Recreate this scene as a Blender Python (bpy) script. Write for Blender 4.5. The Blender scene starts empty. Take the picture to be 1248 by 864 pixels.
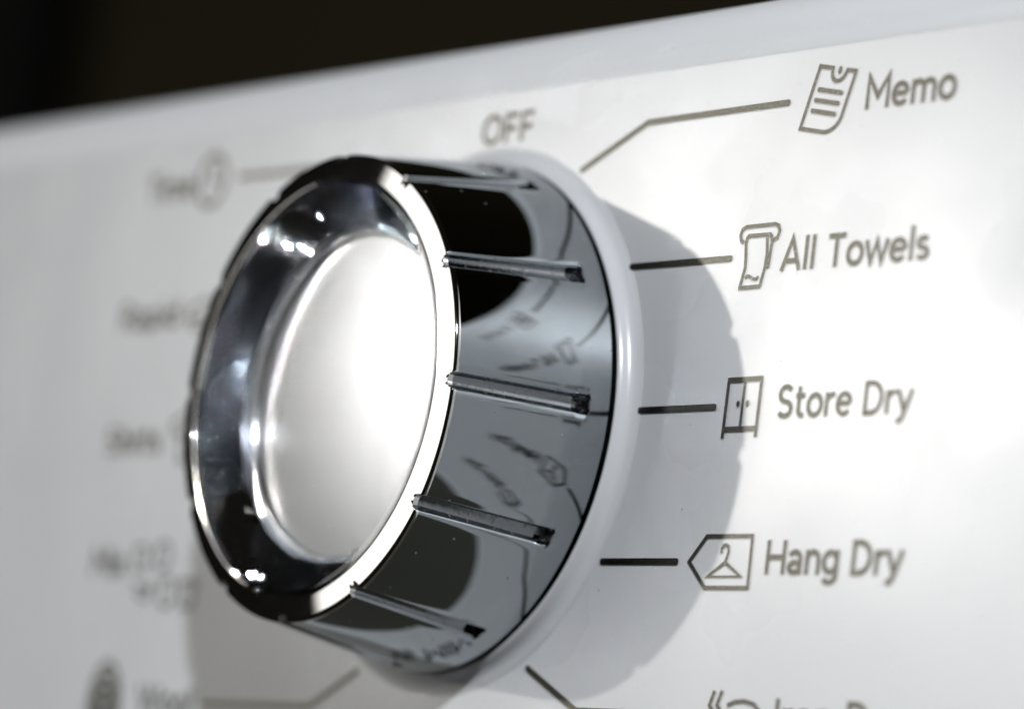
import bpy, math, random
from mathutils import Vector, Matrix

random.seed(4)
SC = bpy.context.scene
COL = SC.collection
R = 0.022            # working unit in metres (about one knob radius); lengths below are in this unit
PI = math.pi


def P(x, y, z):
    """panel coordinates (x right, y up, z out of the panel) -> world metres"""
    return Vector((x * R, -z * R, y * R))


# ------------------------------------------------------------------ camera
cam = bpy.data.cameras.new('camera')
cam.sensor_fit = 'HORIZONTAL'
cam.sensor_width = 36.0
cam.lens = 138.18
cam.clip_start = 0.01
cam.clip_end = 50.0
cam.dof.use_dof = True
cam.dof.focus_distance = 14.85 * R
cam.dof.aperture_fstop = 14.6
cam.dof.aperture_blades = 0
cam_o = bpy.data.objects.new('camera', cam)
COL.objects.link(cam_o)
SC.camera = cam_o


def pv(v):
    return Vector((v[0], -v[2], v[1]))


c_r = pv((0.60049603, 0.12026064, -0.79053266))
c_u = pv((0.03718634, 0.98335633, 0.17784124))
c_f = pv((-0.7987626, 0.13618998, -0.58602952))
rot = Matrix((c_r, c_u, -c_f)).transposed().to_4x4()
cam_o.matrix_world = Matrix.Translation(P(12.95818945, -1.90616505, 9.31206425)) @ rot

# ------------------------------------------------------------------ world: a dark room
world = bpy.data.worlds.new('World')
SC.world = world
world.use_nodes = True
bg = world.node_tree.nodes['Background']
bg.inputs['Color'].default_value = (0.9, 0.85, 0.75, 1)
bg.inputs['Strength'].default_value = 0.006


# ------------------------------------------------------------------ lamps
def area(name, pos, target, shape, sx, sy, power, color):
    l = bpy.data.lights.new(name, 'AREA')
    l.shape = shape
    l.size = sx
    if shape in ('RECTANGLE', 'ELLIPSE'):
        l.size_y = sy
    l.energy = power
    l.color = color
    o = bpy.data.objects.new(name, l)
    COL.objects.link(o)
    o.location = pos
    d = (target - pos).normalized()
    o.rotation_euler = d.to_track_quat('-Z', 'Y').to_euler()
    return o


# low sun coming in from the left, almost mirrored towards the lens by the panel
area('sun_lamp', P(-0.835, 0.18, 0.761).normalized() * 3.0, P(0, 0, 0), 'DISK', 0.065, 0, 12.5, (1.0, 0.975, 0.92))
# bright sky in the window round that sun
area('window_lamp', P(-0.575, 0.13, 0.805).normalized() * 0.95, P(0, 0, 0), 'RECTANGLE', 0.527, 0.60, 1.45, (1.0, 0.99, 0.96))
# second, smaller window on the right above
area('side_window_lamp', P(0.93, 0.60, 0.761).normalized() * 0.6, P(0, 0, 0), 'DISK', 0.018, 0, 2.6, (0.925, 0.955, 1.0))

vs = SC.view_settings
SC.display_settings.display_device = 'sRGB'
vs.view_transform = 'Standard'
vs.look = 'None'
vs.exposure = 0.07
vs.gamma = 1.0
vs.use_curve_mapping = False
SC.cycles.blur_glossy = 0.0
SC.cycles.sample_clamp_indirect = 0.0
SC.cycles.use_guiding = True
SC.cycles.use_surface_guiding = True
SC.cycles.guiding_training_samples = 128
SC.cycles.max_bounces = 12
SC.cycles.glossy_bounces = 8
SC.cycles.transparent_max_bounces = 16
SC.cycles.use_denoising = True


# ------------------------------------------------------------------ materials
def new_mat(name):
    m = bpy.data.materials.new(name)
    m.use_nodes = True
    nt = m.node_tree
    b = nt.nodes['Principled BSDF']
    return m, nt, b


def N(nt, kind, **kw):
    n = nt.nodes.new(kind)
    for k, v in kw.items():
        setattr(n, k, v)
    return n


def coords(nt, scale=(1, 1, 1)):
    tc = N(nt, 'ShaderNodeTexCoord')
    mp = N(nt, 'ShaderNodeMapping')
    mp.inputs['Scale'].default_value = scale
    nt.links.new(tc.outputs['Object'], mp.inputs['Vector'])
    return mp.outputs['Vector']


def noise(nt, vec, scale, detail=4, rough=0.5):
    n = N(nt, 'ShaderNodeTexNoise')
    n.inputs['Scale'].default_value = scale
    n.inputs['Detail'].default_value = detail
    n.inputs['Roughness'].default_value = rough
    nt.links.new(vec, n.inputs['Vector'])
    return n.outputs['Fac']


def ramp(nt, fac, stops):
    r = N(nt, 'ShaderNodeValToRGB')
    el = r.color_ramp.elements
    while len(el) < len(stops):
        el.new(0.5)
    for e, (p, c) in zip(el, stops):
        e.position = p
        e.color = c if len(c) == 4 else (*c, 1)
    nt.links.new(fac, r.inputs['Fac'])
    return r.outputs['Color']


def g(v):
    return (v, v, v, 1)


def bump(nt, b, height, strength, dist):
    bp = N(nt, 'ShaderNodeBump')
    bp.inputs['Strength'].default_value = strength
    bp.inputs['Distance'].default_value = dist
    nt.links.new(height, bp.inputs['Height'])
    nt.links.new(bp.outputs['Normal'], b.inputs['Normal'])
    return bp


def thin_fresnel(nt, ior):
    """same Fresnel reflectance from both sides of a thin sheet"""
    fr = N(nt, 'ShaderNodeFresnel')
    ge = N(nt, 'ShaderNodeNewGeometry')
    mr = N(nt, 'ShaderNodeMapRange')
    mr.inputs['To Min'].default_value = ior
    mr.inputs['To Max'].default_value = 1.0 / ior
    nt.links.new(ge.outputs['Backfacing'], mr.inputs['Value'])
    nt.links.new(mr.outputs['Result'], fr.inputs['IOR'])
    return fr


# white lacquered plastic under the clear layer
M_white, nt, b = new_mat('white_plastic')
v = coords(nt)
sp = N(nt, 'ShaderNodeTexVoronoi')
sp.inputs['Scale'].default_value = 240.0
nt.links.new(v, sp.inputs['Vector'])
speck = ramp(nt, sp.outputs['Distance'], [(0.0, (0.12, 0.11, 0.09)), (0.016, (0.35, 0.33, 0.28)), (0.028, (0.80, 0.81, 0.825)), (1.0, (0.80, 0.81, 0.825))])
# a few faint yellowish stains
stn = ramp(nt, noise(nt, v, 420.0, 3, 0.6), [(0.68, g(0.0)), (0.80, g(0.5))])
smx = N(nt, 'ShaderNodeMix', data_type='RGBA', blend_type='MULTIPLY')
nt.links.new(stn, smx.inputs['Factor'])
nt.links.new(speck, smx.inputs['A'])
smx.inputs['B'].default_value = (0.93, 0.88, 0.74, 1)
nt.links.new(smx.outputs['Result'], b.inputs['Base Color'])
b.inputs['Roughness'].default_value = 0.45
b.inputs['Specular IOR Level'].default_value = 0.25

# clear coat sheet over the print: see-through, satin reflection
M_clear, nt, b = new_mat('clear_film')
nt.nodes.remove(b)
out = nt.nodes['Material Output']
tr = N(nt, 'ShaderNodeBsdfTransparent')
gl = N(nt, 'ShaderNodeBsdfGlossy')
fr = thin_fresnel(nt, 1.58)
mx = N(nt, 'ShaderNodeMixShader')
v = coords(nt)
rn = noise(nt, v, 45.0, 3, 0.5)
rr = ramp(nt, rn, [(0.3, g(0.225)), (0.7, g(0.295))])
nt.links.new(rr, gl.inputs['Roughness'])
bp = N(nt, 'ShaderNodeBump')
bp.inputs['Strength'].default_value = 0.4
bp.inputs['Distance'].default_value = 0.0006
nt.links.new(noise(nt, v, 26.0, 2, 0.4), bp.inputs['Height'])
nt.links.new(bp.outputs['Normal'], gl.inputs['Normal'])
nt.links.new(fr.outputs[0], mx.inputs[0])
nt.links.new(tr.outputs[0], mx.inputs[1])
nt.links.new(gl.outputs[0], mx.inputs[2])
nt.links.new(mx.outputs[0], out.inputs['Surface'])

# satin white for collar and rounded edges
M_edge, nt, b = new_mat('white_gloss_plastic')
b.inputs['Base Color'].default_value = (0.70, 0.71, 0.725, 1)
b.inputs['Roughness'].default_value = 0.22

# metallic taupe print ink
M_ink, nt, b = new_mat('metallic_ink')
v = coords(nt)
inkc = ramp(nt, noise(nt, v, 5200.0, 2, 0.7), [(0.35, (0.044, 0.0425, 0.036)), (0.60, (0.078, 0.0745, 0.064)), (0.75, (0.24, 0.235, 0.205))])
nt.links.new(inkc, b.inputs['Base Color'])
b.inputs['Metallic'].default_value = 1.0
b.inputs['Roughness'].default_value = 0.36

# chrome plating
def chrome(name, col, r0, r1, sc=160):
    m, nt, b = new_mat(name)
    b.inputs['Base Color'].default_value = (*col, 1)
    b.inputs['Metallic'].default_value = 1.0
    v = coords(nt)
    nt.links.new(ramp(nt, noise(nt, v, sc, 5, 0.6), [(0.35, g(r0)), (0.75, g(r1))]), b.inputs['Roughness'])
    return m, nt, b


M_chrome, nt, b = chrome('chrome_plating', (0.405, 0.44, 0.46), 0.02, 0.05)
v = coords(nt)
# faint smears and settled dust specks on the plating
vo = N(nt, 'ShaderNodeTexVoronoi')
vo.inputs['Scale'].default_value = 520.0
nt.links.new(v, vo.inputs['Vector'])
spk = ramp(nt, vo.outputs['Distance'], [(0.0, g(1.0)), (0.055, g(0.6)), (0.075, g(0.0))])
sm = ramp(nt, noise(nt, coords(nt, (1, 3, 1)), 70.0, 4, 0.6), [(0.50, g(0.015)), (0.72, g(0.07))])
adr = N(nt, 'ShaderNodeMath', operation='ADD', use_clamp=True)
nt.links.new(sm, adr.inputs[0])
nt.links.new(spk, adr.inputs[1])
nt.links.new(adr.outputs[0], b.inputs['Roughness'])
bump(nt, b, noise(nt, v, 90.0, 2, 0.4), 0.06, 0.0004)
M_rim, nt, b = chrome('bright_chrome', (0.80, 0.78, 0.75), 0.03, 0.07)
M_bead, nt, b = chrome('satin_chrome', (0.92, 0.92, 0.93), 0.18, 0.26)
M_cup, nt, b = chrome('cup_chrome', (0.62, 0.66, 0.72), 0.12, 0.26)
b.inputs['Metallic'].default_value = 0.84

# groove: chrome with dust settled in it
M_groove, nt, b = new_mat('dusty_chrome')
v = coords(nt)
dust = ramp(nt, noise(nt, v, 1500.0, 5, 0.7), [(0.57, g(0.0)), (0.72, g(0.85))])
mxc = N(nt, 'ShaderNodeMix', data_type='RGBA')
nt.links.new(dust, mxc.inputs['Factor'])
mxc.inputs['A'].default_value = (0.30, 0.315, 0.33, 1)
mxc.inputs['B'].default_value = (0.17, 0.14, 0.09, 1)
nt.links.new(mxc.outputs['Result'], b.inputs['Base Color'])
inv = N(nt, 'ShaderNodeMath', operation='SUBTRACT')
inv.inputs[0].default_value = 1.0
nt.links.new(dust, inv.inputs[1])
nt.links.new(inv.outputs[0], b.inputs['Metallic'])
nt.links.new(ramp(nt, dust, [(0.0, g(0.1)), (1.0, g(0.7))]), b.inputs['Roughness'])
bump(nt, b, noise(nt, v, 1500.0, 5, 0.7), 0.5, 0.00006)

# spun aluminium face
M_face, nt, b = new_mat('spun_aluminium')
b.inputs['Base Color'].default_value = (0.36, 0.36, 0.365, 1)
b.inputs['Metallic'].default_value = 1.0
v = coords(nt)
b.inputs['Roughness'].default_value = 0.30

# solid clear acrylic filling the cup
M_lens, nt, b = new_mat('clear_acrylic')
b.inputs['Base Color'].default_value = (0.985, 0.99, 1.0, 1)
b.inputs['Roughness'].default_value = 0.0
b.inputs['IOR'].default_value = 1.49
b.inputs['Transmission Weight'].default_value = 1.0

# dark room behind
M_wall, nt, b = new_mat('dark_wall')
v = coords(nt)
nt.links.new(ramp(nt, noise(nt, v, 3.0, 3), [(0.3, (0.019, 0.0155, 0.007)), (0.7, (0.027, 0.022, 0.010))]), b.inputs['Base Color'])
b.inputs['Roughness'].default_value = 0.9
b.inputs['Specular IOR Level'].default_value = 0.1
M_front, nt, b = new_mat('dark_olive_plastic')
b.inputs['Base Color'].default_value = (0.085, 0.082, 0.066, 1)
b.inputs['Roughness'].default_value = 0.5
M_black, nt, b = new_mat('black_cabinet_gap_shade')  # cabinet black, also the painted shade of the gap under the knob
b.inputs['Base Color'].default_value = (0.002, 0.002, 0.002, 1)
b.inputs['Roughness'].default_value = 0.8
b.inputs['Specular IOR Level'].default_value = 0.1


# ------------------------------------------------------------------ object helpers
def link_mesh(name, verts, faces, mat, parent=None, smooth=None, world_pts=False):
    me = bpy.data.meshes.new(name)
    me.from_pydata([tuple(p if world_pts else P(*p)) for p in verts], [], faces)
    me.materials.append(mat)
    if smooth is not None:
        for pl in me.polygons:
            pl.use_smooth = True
        me.set_sharp_from_angle(angle=math.radians(smooth))
    me.update()
    o = bpy.data.objects.new(name, me)
    COL.objects.link(o)
    if parent is not None:
        o.parent = parent
    return o


def tag(o, label=None, cat=None, kind=None, group=None):
    if label:
        o['label'] = label
    if cat:
        o['category'] = cat
    if kind:
        o['kind'] = kind
    if group:
        o['group'] = group
    return o


def thing(name, label, cat):
    o = bpy.data.objects.new(name, None)
    o.empty_display_size = 0.01
    COL.objects.link(o)
    return tag(o, label, cat)


# ------------------------------------------------------------------ the dark background
ZB = -16.0
link = link_mesh('wall', [(-95, -40, ZB), (60, -40, ZB), (60, 50, ZB), (-95, 50, ZB),
                          (-95, -40, ZB - 2), (60, -40, ZB - 2), (60, 50, ZB - 2), (-95, 50, ZB - 2)],
                 [(0, 1, 2, 3), (5, 4, 7, 6), (4, 0, 3, 7), (1, 5, 6, 2), (3, 2, 6, 7), (4, 5, 1, 0)], M_wall)
tag(link, 'dark brown unlit wall far behind the control panel', kind='structure')


cab = link_mesh('cabinet', [(-60, -30, -15.9), (-32.3, -30, -15.9), (-31.7, 30, -15.9), (-60, 30, -15.9), (-60, -30, -15.4), (-32.3, -30, -15.4), (-31.7, 30, -15.4), (-60, 30, -15.4)],
                [(3, 2, 1, 0), (4, 5, 6, 7), (0, 1, 5, 4), (1, 2, 6, 5), (2, 3, 7, 6), (3, 0, 4, 7)], M_black)
tag(cab, 'black out of focus cabinet edge in the top left corner behind the panel', 'cabinet')

# ------------------------------------------------------------------ control panel
panel = thing('control_panel', 'white glossy appliance control panel with taupe printed programmes around a chrome knob', 'control panel')
T_FILM = 0.005
YT, YB = 1.408, -1.67
RC = 0.240


def fascia_profile():
    """(y, z) outline of the housing from the back top over the front to the back bottom"""
    pts = [(YT + RC, -2.6), (YT + RC, -RC - 0.007)]
    for k in range(1, 17):
        a = PI / 2 * (1 - 0.93 * k / 16)
        pts.append((YT + RC * math.sin(a), -0.007 - RC + RC * math.cos(a)))
    # narrow facet where the rounding meets the clear film
    pts += [(YT + 0.014, -0.0085), (YT + 0.002, -0.0070), (YT - 0.018, -0.0008), (YT - 0.032, 0.0006), (YT - 0.046, 0.0006), (YT - 0.055, -0.001)]
    pts.append((YT - 0.062, -T_FILM))
    pts.append((YB + 0.06, -T_FILM))
    pts.append((YB, -T_FILM))
    for k in range(1, 17):
        a = PI / 2 * (k / 16)
        pts.append((YB - RC * math.sin(a), -T_FILM - RC + RC * math.cos(a)))
    pts.append((YB - RC, -2.6))
    return pts


prof = fascia_profile()
XL, XR = -12.0, 9.0
vv, ff = [], []
for x in (XL, XR):
    vv += [(x, y, z) for y, z in prof]
n = len(prof)
for i in range(n):
    j = (i + 1) % n
    ff.append((i, j, n + j, n + i))
ff.append(tuple(range(n))[::-1])
ff.append(tuple(range(n, 2 * n)))
fascia = link_mesh('fascia', vv, ff, M_white, panel, smooth=35)

def box(name, x0, x1, y0, y1, z0, z1, mat, parent=None):
    vv = [(x, y, z) for z in (z0, z1) for y in (y0, y1) for x in (x0, x1)]
    ff = [(0, 2, 3, 1), (4, 5, 7, 6), (0, 1, 5, 4), (2, 6, 7, 3), (0, 4, 6, 2), (1, 3, 7, 5)]
    return link_mesh(name, vv, ff, mat, parent)


# dark appliance front below the panel, only met as a reflection in the chrome
low = box('lower_front', XL, XR, -16.0, YB - RC - 0.42, -2.6, -0.60, M_front, panel)
low['label'] = 'dark appliance front below the white panel'

# clear film with a round cut-out under the knob collar
vv, ff = [], []
NA = 96
for k in range(NA):
    a = 2 * PI * k / NA
    vv.append((1.12 * math.sin(a), 1.12 * math.cos(a), 0))
ymx, ymn = YT - 0.051, YB + 0.02
for k in range(NA):
    a = 2 * PI * k / NA
    s, c = math.sin(a), math.cos(a)
    t = min(XR / s if s > 1e-6 else (XL / s if s < -1e-6 else 1e9), ymx / c if c > 1e-6 else (ymn / c if c < -1e-6 else 1e9))
    vv.append((s * t, c * t, 0))
for k in range(NA):
    j = (k + 1) % NA
    ff.append((j, NA + j, NA + k, k))
# the four corners
cor = [(XR, ymx, 0), (XR, ymn, 0), (XL, ymn, 0), (XL, ymx, 0)]
base_i = len(vv)
vv += cor
for ci, cc in enumerate(cor):
    ang = math.atan2(cc[0], cc[1]) % (2 * PI)
    k = int(ang / (2 * PI) * NA) % NA
    ff.append((NA + (k + 1) % NA, base_i + ci, NA + k))
film = link_mesh('clear_film', vv, ff, M_clear, panel)

# raised collar round the knob opening
NSEG = 360
cp = [(1.140, -0.004), (1.126, 0.0005), (1.112, 0.0040), (1.100, 0.0085), (1.090, 0.0150), (1.083, 0.0225), (1.0775, 0.031), (1.073, 0.0395), (1.069, 0.047),
      (1.064, 0.053), (1.059, 0.0575), (1.054, 0.0590), (1.049, 0.057), (1.045, 0.050), (1.042, 0.028)]
vv, ff = [], []
for r, z in cp:
    vv += [(r * math.sin(2 * PI * k / NSEG), r * math.cos(2 * PI * k / NSEG), z) for k in range(NSEG)]
for i in range(len(cp) - 1):
    for k in range(NSEG):
        j = (k + 1) % NSEG
        ff.append((i * NSEG + k, (i + 1) * NSEG + k, (i + 1) * NSEG + j, i * NSEG + j))
collar = link_mesh('collar', vv, ff, M_edge, panel, smooth=60)

vv = [(1.047 * math.sin(2 * PI * k / 96), 1.047 * math.cos(2 * PI * k / 96), 0.036) for k in range(96)]
gap = link_mesh('gap_shade_disc', vv, [tuple(range(96))[::-1]], M_black, panel)  # flat black disc stands in for the shade in the gap under the knob

# ---------------- print: every mark is a thin ribbon of ink on top of the film
ZI = 0.0006
DZ = 0.00012


class Ink:
    def __init__(self):
        self.v, self.f, self.z = [], [], ZI

    def stroke(self, pts, w, closed=False, cap='butt'):
        pts = [Vector(p) for p in pts]
        q = [pts[0]]
        for p in pts[1:]:
            if (p - q[-1]).length > 1e-5:
                q.append(p)
        if closed and (q[0] - q[-1]).length < 1e-5:
            q.pop()
        pts = q
        n = len(pts)
        h = w / 2
        L, Rr = [], []
        for i in range(n):
            if closed:
                d0 = (pts[i] - pts[i - 1]).normalized()
                d1 = (pts[(i + 1) % n] - pts[i]).normalized()
            else:
                d0 = (pts[i] - pts[i - 1]).normalized() if i else (pts[1] - pts[0]).normalized()
                d1 = (pts[i + 1] - pts[i]).normalized() if i < n - 1 else d0
            t = (d0 + d1)
            t = t.normalized() if t.length > 1e-4 else d1
            nn = Vector((-t.y, t.x))
            m = max(0.45, nn.dot(Vector((-d1.y, d1.x))))
            L.append(pts[i] + nn * (h / m))
            Rr.append(pts[i] - nn * (h / m))
        b = len(self.v)
        for i in range(n):
            self.v.append((L[i].x, L[i].y, self.z))
            self.v.append((Rr[i].x, Rr[i].y, self.z))
        for i in range(n if closed else n - 1):
            j = (i + 1) % n
            self.f.append((b + 2 * i, b + 2 * i + 1, b + 2 * j + 1, b + 2 * j))
        if cap == 'round' and not closed:
            for e, d in ((0, pts[0] - pts[1]), (n - 1, pts[-1] - pts[-2])):
                a0 = math.atan2(d.y, d.x)
                bb = len(self.v)
                for k in range(9):
                    a = a0 - PI / 2 + PI * k / 8
                    self.v.append((pts[e].x + h * math.cos(a), pts[e].y + h * math.sin(a), self.z))
                self.f.append(tuple(range(bb, bb + 9)))
        self.z += DZ

    def dot(self, cx, cy, rx, ry=None, tilt=0.0, n=18):
        ry = ry or rx
        b = len(self.v)
        for k in range(n):
            a = 2 * PI * k / n
            x, y = rx * math.cos(a), ry * math.sin(a)
            self.v.append((cx + x * math.cos(tilt) - y * math.sin(tilt), cy + x * math.sin(tilt) + y * math.cos(tilt), self.z))
        self.f.append(tuple(range(b, b + n)))
        self.z += DZ

    def build(self, name, label):
        o = link_mesh(name, self.v, self.f, M_ink, panel)
        o['label'] = label
        return o


def arc(cx, cy, rx, ry, a0, a1, n=14):
    return [(cx + rx * math.cos(math.radians(a0 + (a1 - a0) * k / n)), cy + ry * math.sin(math.radians(a0 + (a1 - a0) * k / n))) for k in range(n + 1)]


def ell(cx, cy, rx, ry, n=28):
    return arc(cx, cy, rx, ry, 0, 360, n)[:-1]


# monoline geometric sans: glyph = (advance, [(points, closed)])
G = {
    'O': (.88, [(ell(.44, .5, .37, .44), True)]),
    'F': (.62, [([(.10, 0), (.10, 1)], False), ([(.10, .935), (.58, .935)], False), ([(.10, .48), (.52, .48)], False)]),
    'M': (.96, [([(.10, 0), (.10, .99), (.48, .36), (.86, .99), (.86, 0)], False)]),
    'A': (.82, [([(.06, 0), (.41, .98), (.76, 0)], False), ([(.19, .30), (.63, .30)], False)]),
    'T': (.70, [([(.02, .935), (.68, .935)], False), ([(.35, 0), (.35, .935)], False)]),
    'S': (.68, [(arc(.34, .715, .235, .22, 28, 265, 14) + arc(.34, .275, .255, .21, 85, -152, 14), False)]),
    'D': (.82, [([(.10, .065), (.10, .935), (.32, .935)] + arc(.32, .5, .40, .435, 88, -88, 16) + [(.32, .065)], True)]),
    'H': (.84, [([(.10, 0), (.10, 1)], False), ([(.74, 0), (.74, 1)], False), ([(.10, .50), (.74, .50)], False)]),
    'I': (.22, [([(.11, 0), (.11, 1)], False)]),
    'R': (.72, [([(.10, 0), (.10, 1)], False), ([(.10, .935), (.36, .935)] + arc(.36, .68, .25, .255, 88, -88, 10) + [(.10, .425)], False), ([(.36, .43), (.64, 0)], False)]),
    'W': (1.16, [([(.04, 1), (.32, .05), (.58, .96), (.84, .05), (1.12, 1)], False)]),
    'N': (.86, [([(.10, 0), (.10, .99), (.76, .01), (.76, 1)], False)]),
    '1': (.42, [([(.05, .80), (.26, .96), (.26, 0)], False)]),
    '5': (.66, [([(.54, .935), (.16, .935), (.12, .52), (.22, .58)] + arc(.31, .33, .235, .265, 100, -145, 14), False)]),
    'o': (.66, [(ell(.33, .36, .265, .30), True)]),
    'e': (.65, [([(.07, .375), (.575, .375)], False), (arc(.33, .36, .26, .30, 4, 322, 24), False)]),
    'm': (.98, [([(.10, 0), (.10, .72)], False), (arc(.295, .46, .195, .195, 172, 0, 10) + [(.49, 0)], False), (arc(.685, .46, .195, .195, 172, 0, 10) + [(.88, 0)], False)]),
    'n': (.64, [([(.10, 0), (.10, .72)], False), (arc(.32, .44, .22, .22, 172, 0, 12) + [(.54, 0)], False)]),
    'h': (.64, [([(.10, 0), (.10, 1.02)], False), (arc(.32, .44, .22, .22, 172, 0, 12) + [(.54, 0)], False)]),
    'r': (.42, [([(.10, 0), (.10, .72)], False), (arc(.36, .40, .26, .25, 168, 78, 10), False)]),
    'l': (.22, [([(.11, 0), (.11, 1.04)], False)]),
    'i': (.22, [([(.11, 0), (.11, .72)], False), ([(.11, .86), (.11, 1.0)], False)]),
    't': (.45, [([(.17, .93), (.17, .24)] + arc(.35, .24, .18, .175, 182, 290, 10), False), ([(.03, .655), (.41, .655)], False)]),
    's': (.52, [(arc(.255, .51, .165, .145, 30, 262, 12) + arc(.255, .215, .185, .15, 82, -150, 12), False)]),
    'a': (.62, [(arc(.28, .43, .225, .225, 148, 0, 14) + [(.505, 0)], False), (ell(.285, .205, .205, .145), True)]),
    'g': (.66, [(ell(.31, .37, .245, .285), True), ([(.56, .72), (.56, .0)] + arc(.31, .0, .25, .22, 0, -148, 12), False)]),
    'p': (.66, [([(.10, -.24), (.10, .72)], False), (ell(.35, .36, .245, .295), True)]),
    'd': (.66, [(ell(.31, .36, .245, .295), True), ([(.56, 0), (.56, 1.02)], False)]),
    'w': (.86, [([(.03, .72), (.23, .04), (.43, .70), (.63, .04), (.83, .72)], False)]),
    'y': (.60, [([(.03, .72), (.305, .04)], False), ([(.575, .72), (.29, -.02), (.22, -.15), (.13, -.20), (.03, -.18)], False)]),
    'x': (.58, [([(.04, 0), (.53, .72)], False), ([(.04, .72), (.53, 0)], False)]),
}


def text(word, x0, x1, y, cap, weight=0.165):
    adv = sum(G[c][0] if c != ' ' else .36 for c in word) + 0.055 * (len(word) - 1)
    sx = (x1 - x0) / adv
    ink = Ink()
    x = x0
    for ch in word:
        if ch == ' ':
            x += .38 * sx
            continue
        a, strokes = G[ch]
        for pts, cl in strokes:
            ink.stroke([(x + px * sx, y + py * cap) for px, py in pts], weight * cap, cl)
        x += (a + .055) * sx
    ink.build('lettering', 'taupe printed word ' + word)


CAP = 0.126
text('OFF', -0.130, 0.229, 1.151, CAP)
text('Memo', 2.248, 2.734, 1.095, CAP)
text('All Towels', 1.874, 2.691, 0.511, CAP)
text('Store Dry', 1.946, 2.685, -0.046, CAP)
text('Hang Dry', 1.977, 2.724, -0.624, CAP)
text('Iron Dry', 2.119, 2.811, -1.202, CAP)
text('15 MIN', -0.36, 0.32, -1.385, 0.142)
text('Time', -2.751, -2.348, 1.091, CAP)
text('Rapid', -2.840, -2.324, 0.487, CAP)
text('Shirts', -2.818, -2.339, -0.099, CAP)
text('Mix', -2.801, -2.505, -0.666, CAP)
text('Wool', -2.248, -1.785, -1.284, CAP)

# tick marks
TW = 0.0255
RT = 1.153


def tick(pts, label):
    k = Ink()
    k.stroke(pts, TW, cap='round')
    k.build('tick_mark', label)


def pol(deg, r=RT):
    return (r * math.sin(math.radians(deg)), r * math.cos(math.radians(deg)))


tick([(0.585, 0.996), (0.978, 1.157), (1.816, 1.161)], 'bent line leading from the knob to Memo')
tick([(0.978, 0.579), (1.580, 0.577)], 'short line leading to All Towels')
tick([(1.136, 0.006), (1.586, 0.007)], 'short line leading to Store Dry')
tick([(1.011, -0.582), (1.465, -0.580)], 'short line leading to Hang Dry')
tick([(0.619, -1.007), (0.957, -1.162), (1.680, -1.153)], 'bent line leading from the knob to Iron Dry')
tick([(-0.638, 1.005), (-1.040, 1.147), (-1.963, 1.159)], 'bent line leading from the knob to Time')
tick([(-1.053, 0.586), (-1.764, 0.589)], 'short line on the left leading to Rapid')
tick([(-1.230, -0.002), (-1.821, -0.003)], 'short line on the left leading to Shirts')
tick([(-1.113, -0.598), (-1.619, -0.602)], 'short line on the left leading to Mix')
tick([(-0.549, -1.049), (-0.878, -1.209), (-1.717, -1.226)], 'bent line leading from the knob to Wool')

IW = 0.0165
# Memo: tilted sheet with a pinned notch and three lines
k = Ink()
o0, ux, vx = Vector((1.977, 1.286)), Vector((0.205, -0.038)), Vector((-0.077, -0.232))


def uv(u, v):
    return o0 + ux * u + vx * v


notch = [uv(0.56 + 0.19 * math.cos(math.radians(t)), 0.02 + 0.17 * math.sin(math.radians(t))) for t in range(170, 5, -15)]
corner = [uv(0.62 + 0.38 * math.cos(math.radians(t)), 0.70 + 0.30 * math.sin(math.radians(t))) for t in range(0, 91, 10)]
k.stroke([uv(0, 0)] + [uv(.36, .0)] + notch + [uv(.76, .0), uv(1, 0)] + corner + [uv(0, 1)], IW, True)
k.dot(*uv(.565, .02), .011, .016, -.3)
for vv_ in (.36, .53, .70):
    k.stroke([uv(.17, vv_), uv(.80, vv_)], IW * 1.1, cap='round')
k.build('icon', 'tilted note sheet pictogram beside Memo')
# towel on a rail
k = Ink()
k.stroke([(1.648, 0.633), (1.631, 0.645), (1.625, 0.664), (1.633, 0.685), (1.654, 0.694), (1.821, 0.695), (1.841, 0.687), (1.850, 0.668), (1.841, 0.642), (1.812, 0.632)], IW)
k.stroke([(1.663, 0.635), (1.666, 0.650), (1.675, 0.658), (1.798, 0.657), (1.808, 0.648), (1.812, 0.632)], IW)
k.stroke([(1.661, 0.639), (1.670, 0.576), (1.673, 0.537), (1.653, 0.457)], IW)
k.stroke([(1.646, 0.459), (1.773, 0.460)], IW)
k.stroke([(1.783, 0.646), (1.791, 0.586), (1.788, 0.535), (1.769, 0.459)], IW * .95)
k.stroke([(1.813, 0.634), (1.805, 0.534), (1.787, 0.532)], IW * .9)
k.stroke([(1.680, 0.495), (1.689, 0.503), (1.703, 0.502), (1.721, 0.493), (1.735, 0.489), (1.746, 0.490), (1.756, 0.499)], IW * .8)
k.build('icon', 'towel hanging on a rail pictogram beside All Towels')
# wardrobe
k = Ink()
k.stroke([(1.647, 0.107), (1.852, 0.108)], IW * 1.25)
k.stroke([(1.655, 0.101), (1.652, -0.114)], IW * 1.1)
k.stroke([(1.844, 0.102), (1.842, -0.113)], IW * 1.1)
k.stroke([(1.659, -0.080), (1.837, -0.080)], IW * 1.25)
k.stroke([(1.750, 0.100), (1.748, -0.073)], IW * .9)
k.dot(1.723, 0.015, .0105, .0125)
k.dot(1.776, 0.015, .0105, .0125)
k.build('icon', 'two door wardrobe pictogram beside Store Dry')
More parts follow.
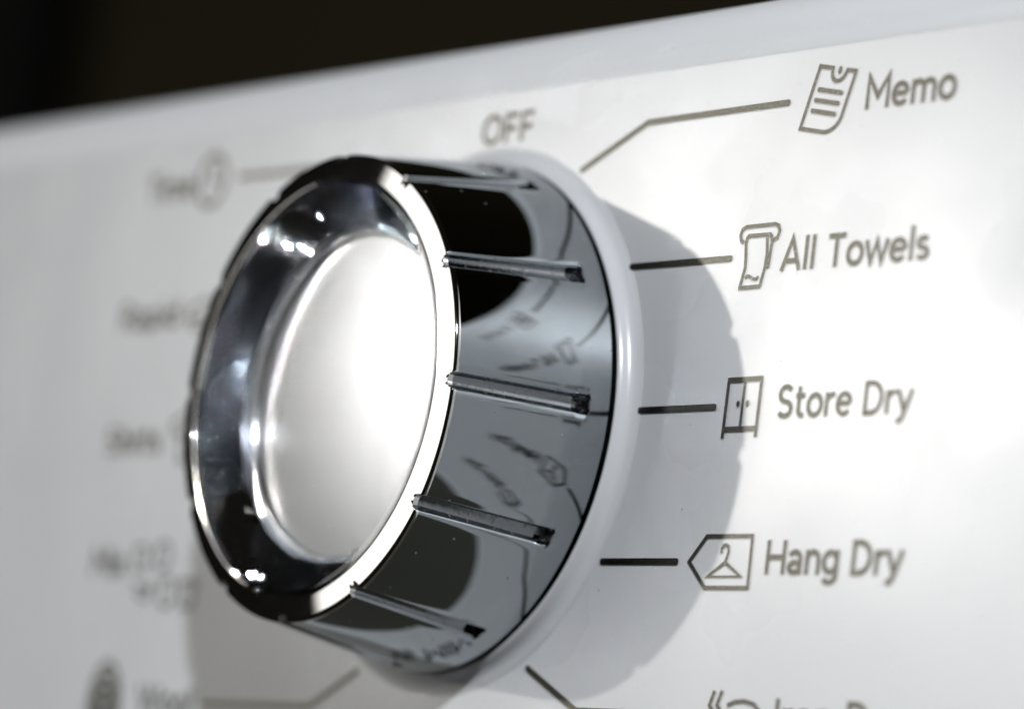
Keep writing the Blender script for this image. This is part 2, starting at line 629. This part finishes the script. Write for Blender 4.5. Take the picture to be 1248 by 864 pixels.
# hanger in a pentagon tag
k = Ink()
k.stroke([(1.541, -0.580), (1.630, -0.484), (1.892, -0.483), (1.895, -0.676), (1.649, -0.678)], IW, True)
k.stroke([(1.725, -0.547), (1.724, -0.532), (1.732, -0.520), (1.746, -0.516), (1.761, -0.523), (1.764, -0.542), (1.759, -0.561), (1.749, -0.584)], IW * .8)
k.stroke([(1.751, -0.582), (1.655, -0.636), (1.847, -0.634)], IW * .9, True)
k.build('icon', 'clothes hanger inside a tag pictogram beside Hang Dry')
# steaming iron
k = Ink()
k.stroke([(1.775, -1.059), (1.754, -1.113), (1.777, -1.135), (1.759, -1.190)], IW)
k.stroke([(1.818, -1.057), (1.796, -1.111), (1.819, -1.133), (1.800, -1.189)], IW)
k.stroke([(1.855, -1.111), (1.898, -1.096), (1.951, -1.092), (2.004, -1.102), (2.036, -1.126), (2.051, -1.231), (1.834, -1.234), (1.859, -1.183), (1.980, -1.157)], IW)
k.build('icon', 'steaming iron pictogram beside Iron Dry')
# clock
k = Ink()
k.stroke(ell(-2.196, 1.159, .112, .118, 40), .026, True)
k.stroke([(-2.195, 1.226), (-2.196, 1.153), (-2.137, 1.153)], .02)
k.build('icon', 'round clock pictogram beside Time')
# rapid: small stopwatch arrow
k = Ink()
k.stroke([(-2.266, 0.518), (-2.098, 0.517)], .018)
k.stroke([(-2.244, 0.560), (-2.129, 0.601), (-2.035, 0.580), (-1.952, 0.517), (-1.974, 0.454), (-2.078, 0.476), (-2.203, 0.471)], .018, True)
k.build('icon', 'small pictogram beside Rapid, mostly behind the knob')
# shirt
k = Ink()
k.stroke([(-2.259, 0.032), (-2.143, 0.085), (-2.060, 0.059), (-1.976, 0.085), (-1.862, 0.033), (-1.904, -0.024), (-1.956, -0.004), (-1.957, -0.139), (-2.166, -0.140), (-2.165, -0.004), (-2.217, -0.025)], .018, True)
k.build('icon', 'shirt pictogram beside Shirts, mostly behind the knob')
# mixed items
k = Ink()
k.stroke([(-2.441, -0.542), (-2.373, -0.526), (-2.316, -0.547), (-2.332, -0.636), (-2.421, -0.636)], .016, True)
k.stroke(ell(-2.190, -0.572, .062, .062, 20), .016, True)
k.stroke([(-2.401, -0.699), (-2.338, -0.771), (-2.296, -0.771), (-2.244, -0.697), (-2.317, -0.724)], .016, True)
k.stroke(ell(-2.118, -0.738, .065, .065, 20), .016, True)
k.stroke([(-2.014, -0.685), (-1.879, -0.684), (-1.900, -0.803), (-1.984, -0.804)], .016, True)
k.build('icon', 'cluster of small laundry shapes pictogram beside Mix')
# wool skein
k = Ink()
for s in (1.0, .72, .44):
    k.stroke(ell(-2.536, -1.274, .125 * s, .205 * s, 36), .030, True)
k.stroke([(-2.614, -1.155), (-2.469, -1.392)], .022)
k.stroke([(-2.456, -1.153), (-2.605, -1.394)], .022)
k.build('icon', 'oval wool skein pictogram beside Wool')

# ------------------------------------------------------------------ the knob
knob = thing('rotary_knob', 'round chrome rotary selector knob with grooved side and domed clear face', 'knob')
R0, Z0, R1, Z1 = 1.053, 0.0840, 0.9450, 0.737
GW = 1.80          # half width of a groove, degrees
GL = 0.55          # rounded lip beyond it
GD = 0.034         # depth
ZE = 0.178         # groove end above the panel
RF = R1 - GD


def gprof(a):
    """groove depth 0..1 at angular distance a (degrees) from its middle"""
    a = abs(a)
    if a >= GW + GL:
        return 0.0
    if a >= GW * 0.62:
        t = (GW + GL - a) / (GW + GL - GW * 0.62)
        t = t * t * (3 - 2 * t)
        return 0.86 * t
    return 0.86 + 0.14 * (1 - (a / (GW * 0.62)) ** 2)


ANG = []
offs = [-(GW + GL), -(GW + GL * .6), -(GW + GL * .2), -GW, -GW * .92, -GW * .84, -GW * .76, -GW * .68, -GW * .6, -GW * .4, -GW * .2, 0]
offs = offs + [-o_ for o_ in offs[-2::-1]]
for sct in range(12):
    for o_ in offs:
        ANG.append((30 * sct + o_, o_))
    a0, a1 = GW + GL, 30 - GW - GL
    for q in range(1, 15):
        ANG.append((30 * sct + a0 + (a1 - a0) * q / 15, 15.0))
NC = len(ANG)
i_gl = offs.index(-GW)
i_gr = offs.index(GW)
PER = NC // 12


def gend(z):
    t = (z - (ZE - 0.006)) / 0.014
    t = max(0.0, min(1.0, t))
    # a deeper pit at the foot of each groove
    p = max(0.0, min(1.0, (0.228 - z) / 0.012))
    return t * t * (3 - 2 * t) * (1 + 0.8 * p)


def wall_r(z):
    # faint waist: nearly straight cone flaring a touch at the foot
    t = (z - Z0) / (Z1 - Z0)
    return R0 + (R1 - R0) * t


ZS = [0.0840, 0.0855, 0.095, 0.12, 0.15, 0.165, 0.172, 0.174, 0.176, 0.178, 0.180, 0.182, 0.184, 0.186, 0.196, 0.206, 0.216, 0.219, 0.222, 0.225, 0.228, 0.236]
ZS += [0.236 + (Z1 - 0.236) * q / 14 for q in range(1, 15)]
KE = 5             # first row belonging to the groove pieces
vall = []
for zi, z in enumerate(ZS):
    rr0 = wall_r(z) - (0.012 if zi == 0 else 0.0)
    for ang, o_ in ANG:
        d = GD * gprof(o_) * gend(z) if abs(o_) < GW + GL else 0.0
        rr_ = rr0 - d
        a = math.radians(ang)
        vall.append((rr_ * math.sin(a), rr_ * math.cos(a), z))
wall_f, groove_f = [], []
for zi in range(len(ZS) - 1):
    for ci in range(NC):
        cj = (ci + 1) % NC
        fc = (zi * NC + ci, (zi + 1) * NC + ci, (zi + 1) * NC + cj, zi * NC + cj)
        loc = ci % PER
        if zi >= KE and i_gl <= loc < i_gr:
            if ci < PER:
                groove_f.append(fc)
        else:
            wall_f.append(fc)


def compact(verts, faces):
    used = sorted({i for f in faces for i in f})
    mp = {u: i for i, u in enumerate(used)}
    return [verts[u] for u in used], [tuple(mp[i] for i in f) for f in faces]


wv, wf = compact(vall, wall_f)
skirt = link_mesh('side_wall', wv, wf, M_chrome, knob, smooth=50)
skirt['label'] = 'polished chrome side of the knob mirroring the printed panel'
gv, gf = compact(vall, groove_f)
groove0 = link_mesh('grip_groove', gv, gf, M_groove, knob, smooth=50)
for q in range(1, 12):
    o = groove0.copy()
    COL.objects.link(o)
    o.parent = knob
    o.rotation_euler = (0, math.radians(30 * q), 0)

# rim: rounded edge, gently sloped ring, inner lip; grooves notch its outer edge
RIM = [(R1, Z1), (R1 - .0006, .7470), (.9425, .7525), (.9395, .7555), (.9350, .7575), (.9250, .7592), (.9120, .7613), (.8990, .7634),
       (.8840, .7658), (.8690, .7682), (.8560, .7702), (.8490, .7712), (.8445, .7712), (.8410, .7695), (.8390, .7660), (.8378, .757), (.8370, .740)]
vv, ff = [], []
for r, z in RIM:
    for ang, o_ in ANG:
        d = GD * gprof(o_) if abs(o_) < GW + GL else 0.0
        rr_ = min(r, R1 - d)
        a = math.radians(ang)
        vv.append((rr_ * math.sin(a), rr_ * math.cos(a), z))
for i in range(len(RIM) - 1):
    for ci in range(NC):
        cj = (ci + 1) % NC
        ff.append((i * NC + ci, (i + 1) * NC + ci, (i + 1) * NC + cj, i * NC + cj))
rim = link_mesh('rim', vv, ff, M_rim, knob, smooth=50)
rim['label'] = 'bright polished chrome ring round the face of the knob'


def lathe(name, prof, mat, parent, nseg=240, smooth=40, cap=False, floor=False):
    vv, ff = [], []
    for r, z in prof:
        for k in range(nseg):
            a = 2 * PI * k / nseg
            vv.append((r * math.sin(a), r * math.cos(a), z))
    for i in range(len(prof) - 1):
        for k in range(nseg):
            j = (k + 1) % nseg
            ff.append((i * nseg + k, (i + 1) * nseg + k, (i + 1) * nseg + j, i * nseg + j))
    if cap:
        vv.append((0, 0, prof[-1][1]))
        m = len(vv) - 1
        i = len(prof) - 1
        for k in range(nseg):
            ff.append((i * nseg + (k + 1) % nseg, i * nseg + k, m))
    if floor:
        ff.append(tuple(range(nseg)))
    return link_mesh(name, vv, ff, mat, parent, smooth=smooth)


ZF = 0.385         # floor of the cup, seen raised through the acrylic
RB = 0.668         # radius where the sloping wall meets the bead
cup_prof = [(.8370, .740)]
for q in range(1, 17):
    t = q / 16
    cup_prof.append((.837 - (.837 - RB) * t, .740 - (.740 - ZF - .004) * t + .006 * math.sin(PI * t)))
cup = lathe('cup_wall', cup_prof, M_cup, knob)
cup['label'] = 'dark mirrored sloping wall inside the rim'
bead = lathe('bead', [(RB, ZF + .004), (RB - .002, ZF + .014), (RB - .007, ZF + .021), (RB - .013, ZF + .023), (RB - .019, ZF + .021), (RB - .024, ZF + .014), (RB - .026, ZF + .004)], M_bead, knob)
bead['label'] = 'thin bright ring round the silver disc'
face_prof = []
for q in range(96):
    t = 1 - q / 96
    face_prof.append(((RB - .025) * t, ZF + .004 + .024 * (1 - t * t)))
face = lathe('face_disc', face_prof, M_face, knob, cap=True)
face['label'] = 'brushed silver disc in the middle of the knob'
lens_prof = [(.004, ZF + .044), (.20, ZF + .044), (.40, ZF + .044), (.60, ZF + .044), (RB, ZF + .044), (RB + .006, ZF + .044), (RB + .008, ZF + .044), (RB + .016, ZF + .049)]
for q in range(1, 14):
    t = 1 - q / 14 * .93 - .07
    if t < .86:
        lens_prof.append((.837 - (.837 - RB) * t - .0035, .740 - (.740 - ZF - .004) * t + .006 * math.sin(PI * t)))
lens_prof += [(.8335, .744), (.8345, .750), (.8355, .757), (.833, .762), (.826, .7645)]
for q in range(1, 30):
    t = q / 30
    lens_prof.append((.826 * (1 - t), .7645 + .012 * (1 - (1 - t) ** 2)))
lens = lathe('lens', lens_prof, M_lens, knob, smooth=24, cap=True, floor=True)
lens['label'] = 'clear glossy window over the silver disc'
